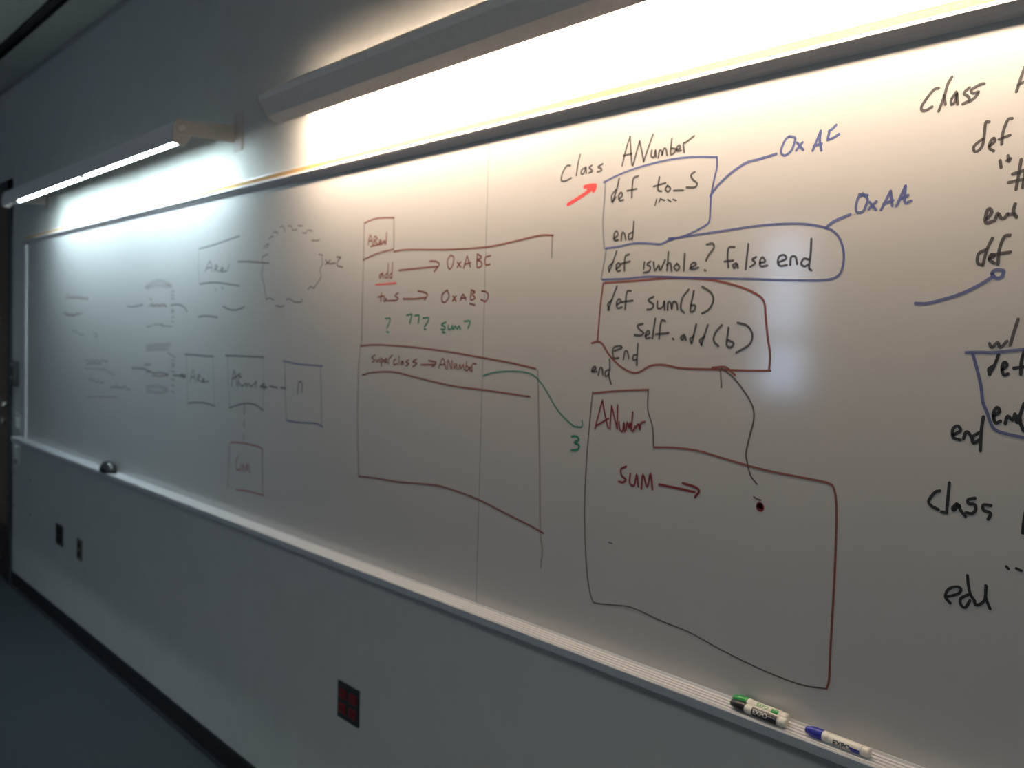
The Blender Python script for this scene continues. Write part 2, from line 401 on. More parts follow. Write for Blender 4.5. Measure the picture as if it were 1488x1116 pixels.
def band(name, r, x0, x1, a0, a1, m_, parent):
    bm = nb(); n = 14; V = []
    for i in range(n + 1):
        a = a0 + (a1 - a0) * i / n
        V.append((bm.verts.new((x0, -r * math.cos(a), r * math.sin(a))), bm.verts.new((x1, -r * math.cos(a), r * math.sin(a)))))
    for p_, q_ in zip(V, V[1:]): bm.faces.new((p_[0], p_[1], q_[1], q_[0]))
    me = bpy.data.meshes.new(name); bm.to_mesh(me); bm.free()
    o = link_mesh(name, me, m_, None); o.parent = parent; return o
R_ = .0088
def pen(x, y, z, ang, capmat, style, label):
    root = tag(empty('dry_erase_marker', (x, y, z)), label, 'marker', 'dry-erase markers on the tray')
    root.rotation_euler = (0, 0, ang)
    def part(name, prof, m_, lab=None):
        o = obj(name, lathe(nb(), prof, 28), m_, None, label=lab); o.parent = root; o.location = (0, 0, 0)
        for p_ in o.data.polygons: p_.use_smooth = len(p_.vertices) == 4
        return o
    part('cap', [(0, .0045), (.002, .0062), (.008, .0072), (.013, .0092), (.033, .0094), (.034, .0088)], capmat, 'coloured cap')
    bar = part('barrel', [(.034, .0080), (.0345, R_), (.046, R_), (.0465, R_ - .0006), (.0475, R_ - .0006), (.048, R_), (.106, R_), (.1065, R_ - .0003)], MT['pen_white'])
    part('end_plug', [(.1065, R_ - .0012), (.107, R_ - .0004), (.118, R_ - .0004), (.120, .0062), (.1205, .004)], MT['pen_white'])
    rr = R_ + .00012
    if style == 'black':
        band('label_band', rr, .050, .104, -1.25, 1.25, MT['pen_black'], bar)
        wrap_text('EXPO', .0125, rr + .0001, .053, MT['pen_white'], bar, .25)
        band('fine_print', rr + .0001, .084, .101, .42, .50, MT['pen_white'], bar)
    elif style == 'blue':
        wrap_text('EXPO', .0125, rr + .0001, .056, MT['pen_black'], bar, -.15)
        band('label_band', rr, .0875, .1045, -.95, .15, MT['pen_blue'], bar)
        band('fine_print', rr, .050, .062, -.80, -.70, MT['pen_black'], bar)
    else:
        band('label_band', rr, .088, .1035, .35, 1.3, MT['pen_green'], bar)
        wrap_text('EXPO', .010, rr + .0001, .056, MT['pen_green'], bar, .9)
    return root
ZP = TZ + .0028 + .0094
pen(-.947, -.0275, ZP + .001, -.05, MT['pen_green'], 'green', 'green-capped white dry-erase marker, behind the black one against the board')
pen(-.9365, -.0515, ZP + .001, -.04, MT['pen_black'], 'black', 'black-capped dry-erase marker with a black label band, in front of the green one')
pen(-.783, -.0475, ZP + .001, -.02, MT['pen_blue'], 'blue', 'blue-capped white dry-erase marker lying alone, right of the other two')
# domed eraser
r = tag(empty('whiteboard_eraser', (-4.47, -.0495, TZ)), 'black domed whiteboard eraser resting on the tray at the far end', 'eraser')
bm = nb(); bmesh.ops.create_uvsphere(bm, u_segments=32, v_segments=16, radius=1.0)
for v in bm.verts:
    v.co.z = max(v.co.z, 0.0)
    v.co = Vector((v.co.x * .068, v.co.y * .036, v.co.z * .046 + .012))
bmesh.ops.remove_doubles(bm, verts=bm.verts, dist=.0002)
o = obj('shell', bm, MT['eraser'], None, smooth=True); o.parent = r
bm = nb(); bmesh.ops.create_cone(bm, cap_ends=True, segments=32, radius1=1, radius2=1, depth=1)
for v in bm.verts: v.co = Vector((v.co.x * .064, v.co.y * .033, (v.co.z + .5) * .0100 + .0024))
o = obj('felt_pad', bm, MT['felt'], None); o.parent = r

# ------------------------------------------------------------------ writing on the board, in millimetres on the board plane
MARKS = [
    ('handwritten_word', 'black', 4.5, 'word class in black ink',
     '-1449 2112,-1462 2112,-1475 2096,-1477 2081,-1464 2078,-1445 2083;-1419 2133,-1425 2113,-1429 2087;-1400 2102,-1412 2098,-1414 2089,-1406 2089,-1400 2102,-1398 2088;-1381 2104,-1390 2100,-1382 2094,-1380 2090,-1390 2088;-1349 2103,-1363 2098,-1354 2094,-1352 2089,-1364 2087'),
    ('handwritten_word', 'black', 4.5, 'word ANumber in black ink',
     '-1292 2092,-1282 2127,-1272 2152;-1272 2152,-1269 2125,-1264 2090;-1289 2113,-1266 2114;-1261 2088,-1253 2114,-1245 2138;-1245 2138,-1238 2116,-1232 2093;-1232 2093,-1220 2122,-1209 2147;-1211 2114,-1212 2102,-1204 2099,-1201 2114,-1199 2099;-1193 2096,-1190 2111,-1184 2107,-1183 2099,-1179 2113,-1173 2110,-1170 2098;-1159 2131,-1161 2100,-1151 2101,-1149 2108,-1159 2111;-1146 2106,-1137 2108,-1139 2114,-1145 2111,-1144 2103,-1134 2103;-1126 2098,-1129 2116,-1122 2118,-1103 2128'),
    ('drawn_arrow', 'red', 9, 'thick red marker arrow',
     '-1453 2023,-1424 2033,-1396 2044,-1375 2053;-1402 2058,-1384 2059,-1369 2058;-1369 2058,-1370 2052,-1374 2046;-1391 2051,-1373 2056'),
    ('drawn_box', 'blue', 4.5, 'blue outline round the first def',
     '-1344 2062,-1306 2072,-1250 2082,-1170 2088,-1106 2086,-1046 2078;-1046 2078,-1045 2058,-1050 2036,-1056 2004,-1057 1974,-1058 1954,-1067 1945,-1099 1933,-1128 1926,-1158 1925;-1332 1915,-1289 1917,-1251 1921,-1206 1918,-1179 1915,-1162 1920,-1143 1924'),
    ('drawn_box', 'lightblue', 4.5, 'pale sides of the blue outline round the first def',
     '-1339 2062,-1340 2025,-1342 1970,-1336 1916'),
    ('handwritten_word', 'black', 4.5, 'words def to_S in black ink',
     '-1299 2065,-1306 2040,-1316 2015;-1308 2041,-1319 2030,-1317 2016,-1307 2025;-1297 2021,-1288 2027,-1292 2034,-1299 2028,-1296 2017,-1285 2017;-1246 2064,-1258 2061,-1261 2042,-1261 2020;-1275 2036,-1249 2037;-1188 2055,-1191 2035,-1189 2027,-1181 2025;-1202 2037,-1171 2041;-1166 2035,-1171 2028,-1164 2022,-1158 2028,-1166 2035;-1149 2023,-1125 2021;-1098 2055,-1107 2050,-1102 2040,-1091 2031,-1097 2024,-1117 2026'),
    ('handwritten_word', 'black', 3.5, 'row of small quote ticks',
     '-1193 2010,-1197 1997;-1183 2010,-1187 2002;-1180 2008,-1172 2005;-1164 2006,-1156 2001;-1150 2005,-1142 2002'),
    ('handwritten_word', 'black', 4.5, 'word end in the first blue box',
     '-1309 1935,-1297 1942,-1302 1951,-1308 1944,-1306 1931,-1296 1931;-1287 1929,-1285 1946,-1278 1943,-1274 1930;-1253 1968,-1254 1949,-1256 1929;-1256 1945,-1266 1941,-1265 1930,-1256 1933'),
    ('drawn_box', 'blue', 4.5, 'rounded blue outline round isWhole',
     '-1339 1846,-1271 1846,-1202 1848,-1116 1843,-1035 1839,-977 1836,-878 1830,-805 1828,-780 1835,-772 1853,-772 1876,-779 1897,-790 1911,-807 1921,-849 1931,-900 1935,-954 1935,-1029 1931,-1107 1927,-1158 1924'),
    ('drawn_box', 'lightblue', 4.5, 'pale sides of the rounded blue outline round isWhole',
     '-1330 1912,-1336 1877,-1342 1848'),
    ('handwritten_word', 'black', 4.5, 'words def isWhole? in black ink',
     '-1299 1907,-1309 1883,-1319 1863;-1308 1883,-1321 1873,-1318 1863;-1299 1868,-1288 1875,-1292 1881,-1299 1876,-1296 1863,-1286 1864;-1263 1898,-1274 1893,-1275 1863;-1285 1879,-1260 1883;-1220 1879,-1221 1865;-1204 1880,-1213 1874,-1203 1868,-1208 1859,-1221 1857;-1195 1878,-1191 1860,-1181 1871,-1177 1860,-1165 1881;-1157 1897,-1159 1859;-1160 1871,-1151 1874,-1147 1858;-1134 1872,-1141 1865,-1133 1858,-1127 1865,-1134 1872;-1115 1891,-1116 1857;-1101 1861,-1086 1868,-1092 1873,-1099 1867,-1096 1859,-1080 1862;-1062 1907,-1048 1908,-1045 1899,-1057 1885,-1062 1875;-1065 1856,-1062 1855'),
    ('handwritten_word', 'black', 4.5, 'word false in black ink',
     '-997 1898,-1010 1897,-1012 1879,-1009 1859;-1019 1871,-999 1872;-992 1867,-999 1863,-995 1857,-990 1865,-987 1857;-966 1902,-970 1854;-948 1876,-956 1872,-949 1865,-960 1858;-939 1865,-928 1867,-934 1875,-939 1869,-937 1858,-923 1859'),
    ('handwritten_word', 'black', 4.5, 'word end in the rounded blue box',
     '-899 1864,-884 1870,-889 1877,-899 1874,-901 1863,-895 1857,-882 1858;-875 1858,-874 1872,-865 1872,-861 1859;-835 1903,-835 1876,-837 1852,-832 1846;-838 1866,-848 1868,-853 1859,-846 1854,-839 1857'),
    ('drawn_line', 'blue', 5.5, 'blue leader line to 0xAF',
     '-1058 2003,-1041 2022,-1011 2043,-978 2058,-953 2061,-914 2066'),
    ('handwritten_word', 'blue', 5, 'characters 0xAF in blue ink',
     '-888 2095,-896 2090,-904 2074,-903 2065,-895 2061,-883 2068,-877 2083,-877 2091,-888 2095;-872 2081,-859 2066;-861 2080,-873 2067;-840 2062,-832 2081,-826 2095;-826 2095,-827 2078,-823 2060;-838 2070,-823 2072;-809 2093,-812 2077;-810 2092,-804 2095,-797 2101;-812 2077,-802 2079,-791 2084'),
    ('drawn_line', 'blue', 5.5, 'blue leader line to 0xAA',
     '-808 1921,-795 1930,-779 1936,-763 1941'),
    ('handwritten_word', 'blue', 5, 'characters 0xAA in blue ink',
     '-742 1975,-749 1970,-753 1956,-751 1944,-740 1944,-735 1954,-733 1965,-742 1975;-748 1974,-733 1971;-729 1959,-717 1945;-717 1959,-730 1947;-708 1944,-693 1974;-693 1974,-689 1949;-704 1954,-688 1958;-682 1948,-668 1980;-668 1980,-668 1953,-658 1954;-677 1959,-663 1964'),
    ('drawn_box', 'brown', 4.8, 'brown outline round the sum method',
     '-1330 1839,-1256 1840,-1166 1843,-1102 1841,-1041 1835,-983 1821,-945 1806,-927 1791,-922 1763,-916 1725,-909 1691,-910 1661;-1335 1838,-1341 1794,-1345 1738,-1347 1708;-1364 1703,-1347 1707,-1331 1702,-1311 1679,-1280 1656,-1247 1643,-1224 1644,-1193 1659,-1157 1662,-1114 1657,-1033 1658,-957 1659,-907 1661;-1037 1661,-1010 1664,-998 1659,-984 1649'),
    ('handwritten_word', 'black', 4.8, 'words def sum(b) in black ink',
     '-1295 1830,-1307 1804,-1319 1778;-1308 1800,-1320 1791,-1315 1778;-1294 1789,-1282 1796,-1287 1802,-1294 1795,-1291 1782,-1278 1784;-1254 1819,-1266 1816,-1269 1779;-1280 1795,-1248 1798;-1192 1805,-1206 1798,-1191 1788,-1197 1779,-1208 1778;-1181 1795,-1180 1781,-1167 1783,-1163 1796,-1161 1777;-1154 1777,-1153 1793,-1146 1791,-1143 1778,-1140 1793,-1131 1791,-1128 1778;-1102 1818,-1117 1801,-1120 1780,-1111 1771;-1089 1815,-1096 1776,-1087 1775,-1084 1785,-1095 1786;-1069 1823,-1048 1811,-1041 1796,-1050 1778,-1067 1769'),
    ('handwritten_word', 'black', 4.8, 'words self.add(b) in black ink',
     '-1218 1748,-1233 1744,-1226 1735,-1215 1728,-1225 1723,-1240 1724;-1210 1722,-1199 1728,-1203 1733,-1209 1728,-1208 1717,-1197 1719;-1185 1759,-1191 1717;-1159 1754,-1168 1755,-1172 1739,-1173 1717;-1182 1726,-1149 1729;-1138 1718,-1135 1716;-1109 1726,-1117 1721,-1113 1715,-1107 1724,-1104 1715;-1080 1747,-1089 1709;-1086 1723,-1094 1718,-1090 1709;-1052 1746,-1066 1706;-1060 1723,-1070 1715,-1065 1706;-1019 1746,-1034 1730,-1036 1714,-1025 1705;-1003 1741,-1006 1708,-996 1703,-990 1711,-1003 1717;-983 1751,-961 1745,-949 1728,-955 1709,-983 1693'),
    ('handwritten_word', 'black', 4.5, 'word end inside the brown outline',
     '-1296 1688,-1275 1695,-1280 1699,-1297 1696,-1301 1685,-1296 1672,-1283 1673;-1269 1670,-1265 1688,-1258 1686,-1254 1673;-1230 1705,-1231 1659;-1232 1681,-1241 1679,-1241 1670,-1232 1672'),
    ('handwritten_word', 'black', 4.5, 'word end left of the brown outline',
     '-1361 1640,-1349 1646,-1353 1651,-1360 1645,-1359 1639,-1345 1640;-1341 1632,-1336 1648,-1330 1647,-1327 1633;-1309 1669,-1307 1646,-1310 1635,-1302 1614;-1310 1646,-1321 1640,-1318 1630,-1309 1636'),
    ('drawn_line', 'darkbrown', 3.6, 'thin dark line curling down to the dot',
     '-1015 1660,-990 1646,-962 1619,-942 1591,-938 1566,-945 1536,-952 1500,-949 1484,-940 1458,-925 1443;-1018 1658,-1016 1642,-1014 1623'),
    ('marker_dot', 'maroon', 13, 'dark red marker dot',
     '-918 1404,-915 1402,-914 1399,-917 1398,-919 1400,-916 1402'),
    ('handwritten_word', 'darkbrown', 3, 'faint tick above the dark red dot',
     '-931 1418,-924 1415,-915 1414;-1293 1262,-1288 1261,-1283 1261'),
    ('drawn_box', 'darkbrown', 3.2, 'thin left and lower outline of the large tabbed box',
     '-1356 1594,-1362 1526,-1368 1430,-1369 1322,-1360 1214,-1349 1153,-1337 1123,-1324 1117,-1263 1127,-1227 1132,-1185 1129,-1140 1123,-1068 1118,-1000 1105,-936 1095,-869 1088,-812 1087,-769 1094'),
    ('drawn_box', 'brown', 4.6, 'brown upper and right outline of the large tabbed box',
     '-1354 1591,-1276 1601,-1197 1608;-1177 1487,-1121 1492,-1065 1492,-1012 1485,-954 1477,-894 1471,-831 1468,-782 1465,-769 1455,-763 1419,-761 1344,-761 1269,-762 1169,-762 1113,-766 1095'),
    ('drawn_line', 'darkbrown', 3.4, 'side of the box tab',
     '-1197 1608,-1196 1564,-1182 1530,-1177 1487'),
    ('handwritten_word', 'maroon', 4.3, 'word ANumber in dark red ink',
     '-1346 1510,-1337 1540,-1326 1577;-1326 1577,-1317 1545,-1306 1515;-1343 1518,-1306 1537;-1301 1514,-1298 1566;-1298 1566,-1280 1516;-1280 1516,-1281 1569;-1275 1532,-1272 1516,-1264 1513,-1261 1533,-1258 1512;-1254 1516,-1252 1534,-1246 1521,-1244 1534,-1240 1518;-1237 1557,-1239 1518,-1232 1519,-1230 1528;-1227 1523,-1221 1533,-1216 1520,-1214 1535,-1203 1539'),
    ('handwritten_word', 'maroon', 5, 'word sum in dark red ink',
     '-1250 1437,-1265 1429,-1262 1415,-1250 1408,-1258 1401,-1270 1401;-1238 1422,-1239 1402,-1226 1399,-1220 1424,-1215 1398;-1206 1394,-1203 1426,-1190 1400,-1183 1431,-1176 1397'),
    ('drawn_arrow', 'maroon', 5.5, 'dark red arrow after sum',
     '-1159 1410,-1117 1409,-1068 1407;-1098 1421,-1070 1418,-1057 1411,-1067 1397'),
    ('handwritten_word', 'green', 6, 'green sideways squiggle',
     '-1417 1486,-1403 1488,-1394 1481,-1408 1473,-1393 1468,-1397 1458,-1417 1454'),
    ('drawn_arrow', 'green', 3.6, 'green curved arrow',
     '-1737 1612,-1693 1623,-1626 1629,-1570 1627,-1538 1615,-1506 1588,-1475 1553,-1445 1529,-1410 1510;-1408 1510,-1386 1512,-1386 1526'),
    ('drawn_box', 'brown', 4.6, 'brown outline of the middle table',
     '-2309 2048,-2268 2055,-2224 2056,-2155 2051;-2313 1937,-2237 1952,-2154 1960;-2151 1953,-2086 1955,-1916 1945,-1790 1942,-1711 1943,-1618 1951,-1542 1958,-1499 1955'),
    ('drawn_box', 'lightbrown', 4.6, 'pale sides of the brown outline of the middle table',
     '-2311 2049,-2311 1938,-2312 1817,-2313 1680;-2155 2051,-2152 1959;-1501 1955,-1501 1904'),
    ('drawn_line', 'brown', 4.8, 'brown row line above superclass',
     '-2319 1676,-2227 1681,-2058 1679,-1905 1671,-1764 1660,-1635 1649,-1544 1638'),
    ('drawn_line', 'brown', 4.8, 'brown row line below superclass',
     '-2304 1587,-2247 1598,-2143 1604,-2055 1596,-1951 1586,-1853 1578,-1716 1575,-1562 1569'),
    ('drawn_box', 'lightbrown', 4, 'thin sides of the middle table',
     '-2317 1679,-2327 1600,-2324 1430,-2313 1276;-1537 1634,-1532 1576,-1527 1501,-1519 1394,-1511 1250,-1502 1203,-1506 1159'),
    ('drawn_line', 'brown', 4.8, 'brown lower edge of the middle table',
     '-2313 1276,-2211 1283,-2097 1287,-1939 1301,-1860 1300,-1748 1290,-1644 1272,-1546 1255,-1500 1245'),
    ('handwritten_word', 'brown', 4.5, 'small word in the table tab',
     '-2288 1981,-2277 2010,-2263 1979;-2285 1992,-2266 1992;-2256 1979,-2255 2003,-2237 1996,-2252 1990,-2232 1978;-2230 1982,-2217 1987,-2226 1991,-2227 1979,-2216 1978;-2212 1979,-2204 1988,-2198 1977;-2190 2011,-2193 1978;-2274 1975,-2225 1979,-2195 1986'),
    ('handwritten_word', 'brown', 4.5, 'word add in brown ink',
     '-2207 1894,-2223 1887,-2219 1878,-2207 1891,-2202 1878;-2179 1920,-2181 1877;-2181 1893,-2193 1886,-2191 1878,-2181 1880;-2157 1922,-2159 1877;-2159 1892,-2171 1885,-2169 1877,-2159 1880'),
    ('drawn_line', 'red', 4.5, 'short red underline',
     '-2243 1860,-2195 1861,-2138 1862'),
    ('drawn_arrow', 'brown', 5, 'brown arrow to 0xABC',
     '-2124 1898,-2028 1900,-1944 1901;-1978 1917,-1950 1915,-1935 1906,-1957 1888'),
    ('handwritten_word', 'brown', 4.5, 'characters 0xABC in brown ink',
     '-1886 1929,-1900 1914,-1892 1893,-1878 1899,-1872 1921,-1886 1929;-1857 1909,-1841 1895;-1842 1909,-1857 1895;-1830 1892,-1816 1923;-1816 1923,-1802 1894;-1824 1902,-1801 1905;-1775 1926,-1774 1892,-1755 1896,-1761 1907,-1775 1910,-1757 1917,-1775 1926;-1722 1919,-1742 1915,-1741 1897,-1723 1897'),
    ('handwritten_word', 'brown', 4.5, 'word to_s in brown ink',
     '-2211 1836,-2214 1810;-2230 1823,-2196 1826;-2195 1820,-2183 1815,-2193 1809,-2199 1815;-2178 1811,-2146 1812;-2123 1834,-2142 1825,-2123 1817,-2146 1809'),
    ('drawn_arrow', 'brown', 5, 'brown arrow to 0xAB0',
     '-2100 1816,-2040 1815,-1992 1818;-2028 1836,-1994 1831,-1986 1823,-1997 1811'),
    ('handwritten_word', 'brown', 4.5, 'characters 0xAB0 in brown ink',
     '-1897 1836,-1918 1824,-1918 1806,-1903 1804,-1888 1819,-1897 1836;-1871 1819,-1858 1805;-1858 1819,-1873 1806;-1840 1807,-1829 1823,-1817 1808;-1838 1812,-1817 1814;-1795 1834,-1797 1808,-1779 1813,-1791 1822,-1780 1828,-1795 1834;-1800 1798,-1779 1794;-1753 1830,-1735 1827,-1726 1816,-1737 1803,-1755 1808'),
    ('handwritten_word', 'green', 5, 'green question marks',
     '-2188 1759,-2163 1759,-2169 1744,-2178 1732;-2179 1720,-2169 1719;-2080 1768,-2056 1771,-2061 1757,-2065 1746;-2042 1767,-2021 1767,-2025 1746;-2004 1760,-1976 1761,-1983 1747,-1995 1737;-1996 1730,-1988 1729'),
    ('handwritten_word', 'green', 5, 'word sum? in green ink',
     '-1899 1749,-1918 1743,-1902 1736,-1907 1729,-1920 1730;-1889 1741,-1887 1730,-1875 1732,-1871 1741,-1868 1730;-1864 1730,-1859 1740,-1850 1731,-1843 1740,-1836 1730;-1821 1752,-1797 1752,-1801 1741,-1805 1734;-1913 1722,-1902 1721'),
    ('handwritten_word', 'brown', 4, 'word superclass in brown ink',
     '-2237 1650,-2256 1642,-2237 1635,-2253 1628;-2230 1640,-2227 1629,-2215 1640,-2212 1628;-2206 1643,-2203 1618;-2206 1641,-2190 1636,-2204 1629;-2186 1634,-2175 1639,-2182 1642,-2185 1630,-2173 1631;-2166 1626,-2166 1640,-2146 1653;-2129 1642,-2140 1636,-2138 1625,-2122 1628;-2114 1650,-2113 1626;-2096 1638,-2105 1632,-2100 1626,-2094 1637,-2090 1626;-2066 1642,-2081 1635,-2064 1631,-2080 1623;-2028 1645,-2047 1637,-2026 1633,-2046 1623'),
    ('drawn_arrow', 'brown', 4.5, 'brown arrow after superclass',
     '-2007 1630,-1946 1633;-1972 1643,-1937 1639,-1955 1627'),
    ('handwritten_word', 'brown', 4, 'word ANumber after superclass',
     '-1926 1624,-1908 1652,-1894 1623;-1922 1633,-1898 1635;-1888 1623,-1886 1648,-1870 1624,-1868 1647;-1860 1639,-1858 1625,-1849 1639,-1846 1624;-1838 1624,-1835 1638,-1828 1626,-1821 1638,-1815 1624;-1807 1646,-1809 1622,-1797 1629,-1805 1634;-1797 1627,-1789 1633,-1793 1625,-1786 1623;-1784 1620,-1783 1639,-1767 1641'),
    ('drawn_box', 'black', 4.5, 'tall black outline beside the cloud',
     '-3519 2040,-3372 2048,-3249 2059,-3158 2066;-3512 1898,-3406 1901,-3305 1896,-3151 1881;-3521 1766,-3454 1770,-3340 1764;-3292 1806,-3240 1795,-3192 1791,-3134 1797,-3109 1803'),
    ('drawn_box', 'lightblack', 4.5, 'pale sides of the tall black outline beside the cloud',
     '-3523 2040,-3525 1971,-3512 1899'),
    ('handwritten_word', 'black', 4, 'small black word under the slanted line',
     '-3462 1946,-3415 1985,-3394 1943;-3447 1959,-3398 1960;-3371 1942,-3367 1967,-3342 1960,-3367 1953,-3331 1941;-3319 1945,-3292 1950,-3309 1956,-3316 1940,-3263 1942;-3243 1964,-3257 1941;-3364 1877,-3356 1865;-3302 1882,-3292 1873'),
    ('drawn_line', 'darkbrown', 4.5, 'dark line into the cloud',
     '-3172 1972,-3083 1968,-2920 1955'),
    ('drawn_cloud', 'darkbrown', 3.6, 'scalloped cloud outline',
     '-2976 1977,-2953 1984,-2930 1986;-2962 2010,-2944 2022,-2923 2022,-2943 2009;-2925 2038,-2909 2047,-2890 2047;-2893 2060,-2873 2062,-2858 2055;-2845 2075,-2823 2078,-2807 2057;-2788 2076,-2762 2072,-2752 2058,-2724 2060;-2718 2071,-2688 2068;-2686 2045,-2660 2043,-2654 2051,-2622 2047;-2624 2017,-2600 2013,-2576 2014;-2578 1968,-2552 1963;-2558 1956,-2552 1937,-2567 1920,-2561 1893,-2582 1876,-2606 1858;-2644 1855,-2626 1864,-2604 1858;-2939 1827,-2911 1831,-2881 1824;-2864 1804,-2828 1800,-2805 1804;-2789 1824,-2765 1826,-2743 1818,-2719 1814,-2685 1815,-2683 1825;-2976 1972,-2966 1946,-2976 1917,-2958 1887,-2948 1857,-2937 1830'),
    ('handwritten_word', 'darkbrown', 4.5, 'short dark scrawl right of the cloud',
     '-2534 1948,-2514 1935,-2474 1935;-2535 1933,-2504 1946;-2466 1953,-2441 1951,-2457 1942,-2463 1927,-2430 1920'),
    ('drawn_box', 'black', 4.5, 'narrow black outlined box',
     '-3653 1610,-3556 1611,-3480 1609,-3375 1610;-3616 1409,-3520 1419,-3430 1421,-3352 1415;-3729 1518,-3654 1516;-3693 1526,-3641 1522,-3666 1508'),
    ('drawn_box', 'lightblack', 4.5, 'pale sides of the narrow black outlined box',
     '-3634 1609,-3625 1516,-3616 1411;-3375 1610,-3367 1510,-3359 1417'),
    ('handwritten_word', 'black', 4, 'small black word in the narrow box',
     '-3596 1497,-3567 1551,-3541 1500;-3584 1517,-3547 1521;-3525 1502,-3520 1529,-3493 1526,-3520 1515,-3486 1504;-3477 1506,-3454 1513,-3469 1519,-3474 1504,-3411 1511'),
    ('drawn_box', 'black', 4.5, 'black outlined box with a bowed base',
     '-3263 1617,-3134 1619,-2947 1621;-3222 1418,-3154 1434,-3078 1446,-3004 1445,-2948 1429'),
    ('drawn_box', 'lightblack', 4.5, 'pale sides of the black outlined box with a bowed base',
     '-3242 1617,-3234 1511,-3220 1418;-2952 1621,-2948 1527,-2947 1430'),
    ('handwritten_word', 'black', 4.5, 'black word in the bowed box',
     '-3207 1502,-3187 1564,-3159 1505;-3197 1531,-3132 1554;-3150 1504,-3145 1542,-3122 1539;-3147 1522,-3118 1507,-3090 1520,-3082 1507,-3068 1520,-3047 1510;-3043 1509,-3016 1523,-3004 1532,-3008 1507;-2972 1512,-2944 1527,-2939 1506;-2972 1513,-2917 1515;-2899 1520,-2842 1517;-2820 1519,-2784 1519'),
    ('drawn_box', 'blue', 4.5, 'dark blue outlined box',
     '-2805 1613,-2714 1606,-2621 1605,-2540 1605;-2772 1409,-2707 1408,-2584 1415,-2554 1413,-2531 1407'),
    ('drawn_box', 'lightblue', 4.5, 'pale sides of the dark blue outlined box',
     '-2792 1610,-2783 1482,-2772 1409;-2552 1603,-2544 1498,-2539 1411'),
    ('handwritten_word', 'black', 5, 'small letter in the blue box',
     '-2698 1506,-2695 1540,-2685 1547,-2672 1542,-2672 1512'),
    ('drawn_line', 'black', 4, 'dashed black line to the red box',
     '-3095 1439,-3097 1404;-3097 1381,-3097 1352;-3098 1328,-3100 1305'),
    ('drawn_box', 'red2', 4.5, 'small red outlined box',
     '-3209 1288,-3124 1295,-3048 1297,-2974 1295,-2948 1288;-3157 1113,-3054 1122,-2930 1124'),
    ('drawn_box', 'lightred', 4.5, 'pale sides of the small red outlined box',
     '-3215 1282,-3223 1186,-3226 1113;-2950 1290,-2945 1216,-2940 1127'),
    ('handwritten_word', 'red2', 4.8, 'word Class in red ink',
     '-3140 1245,-3158 1218,-3151 1188;-3151 1188,-3126 1194;-3116 1217,-3118 1187;-3102 1190,-3098 1217,-3084 1191;-3074 1195,-3070 1223,-3062 1197;-3055 1225,-3042 1190'),
    ('handwritten_word', 'fadedbrown', 6, 'faded brown word far left',
     '-5292 1871,-5263 1896,-5232 1870;-5262 1881,-5237 1882;-5212 1872,-5198 1888,-5173 1870,-5149 1886,-5125 1869,-5096 1882,-5072 1867,-5040 1879,-5007 1864,-4961 1872,-4911 1860;-5287 1869,-5115 1870,-4911 1858'),
    ('handwritten_word', 'fadedbrown', 8, 'short faded brown word far left',
     '-5336 1787,-5286 1793,-5245 1777,-5201 1789,-5157 1775,-5114 1787,-5001 1784;-5311 1780,-5162 1775,-5066 1781'),
    ('handwritten_word', 'faded', 5, 'faint dark scrawl far left',
     '-5189 1693,-5112 1690,-5052 1676,-4971 1674;-4825 1688,-4754 1676,-4810 1664'),
    ('drawn_cloud', 'smudge', 16, 'faint scalloped shape, upper',
     '-4110 1901,-4023 1919,-3942 1926,-3855 1913,-3801 1897;-4090 1895,-3974 1906,-3824 1897'),
    ('drawn_line', 'faded', 5, 'row of ticks on the upper shape',
     '-3808 1876,-3767 1873;-3808 1861,-3773 1857;-3806 1843,-3772 1845;-3807 1796,-3771 1794,-3783 1785,-3804 1789;-3803 1766,-3770 1765;-3803 1748,-3773 1745;-3905 1727,-3789 1726'),
    ('handwritten_word', 'fadedbrown', 6, 'brown word in the upper shape',
     '-4058 1848,-4021 1844;-4060 1813,-4021 1828,-4001 1812,-3964 1824,-3939 1812,-3904 1824,-3848 1811;-4037 1817,-3860 1814;-3994 1735,-3889 1733;-4085 1723,-4010 1728'),
    ('drawn_line', 'black', 4.5, 'dark line leaving the upper shape',
     '-3808 1816,-3724 1818,-3665 1806,-3633 1788;-4339 1818,-4262 1813,-4191 1819,-4135 1822'),
    ('drawn_cloud', 'smudge', 16, 'faint scalloped shape, lower',
     '-4089 1633,-3967 1642,-3809 1648;-4082 1616,-3934 1626,-3832 1627;-4084 1449,-3962 1459,-3835 1457;-4074 1431,-3929 1434,-3831 1446'),
    ('drawn_line', 'faded', 5, 'row of ticks on the lower shape',
     '-3842 1612,-3755 1594;-3795 1583,-3754 1581;-3798 1567,-3758 1563,-3791 1551;-3797 1534,-3757 1532;-3796 1499,-3756 1497;-3795 1475,-3762 1473;-3794 1451,-3761 1442'),
    ('handwritten_word', 'fadedbrown', 7, 'brown word in the lower shape',
     '-4086 1515,-4046 1523,-3993 1516,-3931 1522,-3833 1519;-4012 1505,-3931 1506,-3828 1515;-4106 1549,-4030 1554'),
    ('drawn_line', 'black', 4.5, 'dark line leaving the lower shape',
     '-4269 1527,-4114 1531,-4029 1518;-3778 1516,-3701 1519,-3642 1517'),
    ('handwritten_word', 'faded', 6, 'faint dark words far left',
     '-4963 1533,-4923 1546,-4882 1533,-4842 1547,-4803 1536,-4764 1550,-4725 1540,-4683 1553,-4642 1543,-4597 1553;-4933 1520,-4822 1528,-4700 1531;-4902 1437,-4871 1450,-4840 1436,-4809 1447,-4774 1433,-4744 1446,-4710 1434,-4656 1444;-4561 1420,-4478 1427,-4391 1427,-4363 1437,-4322 1425,-4280 1428;-4479 1451,-4468 1427'),
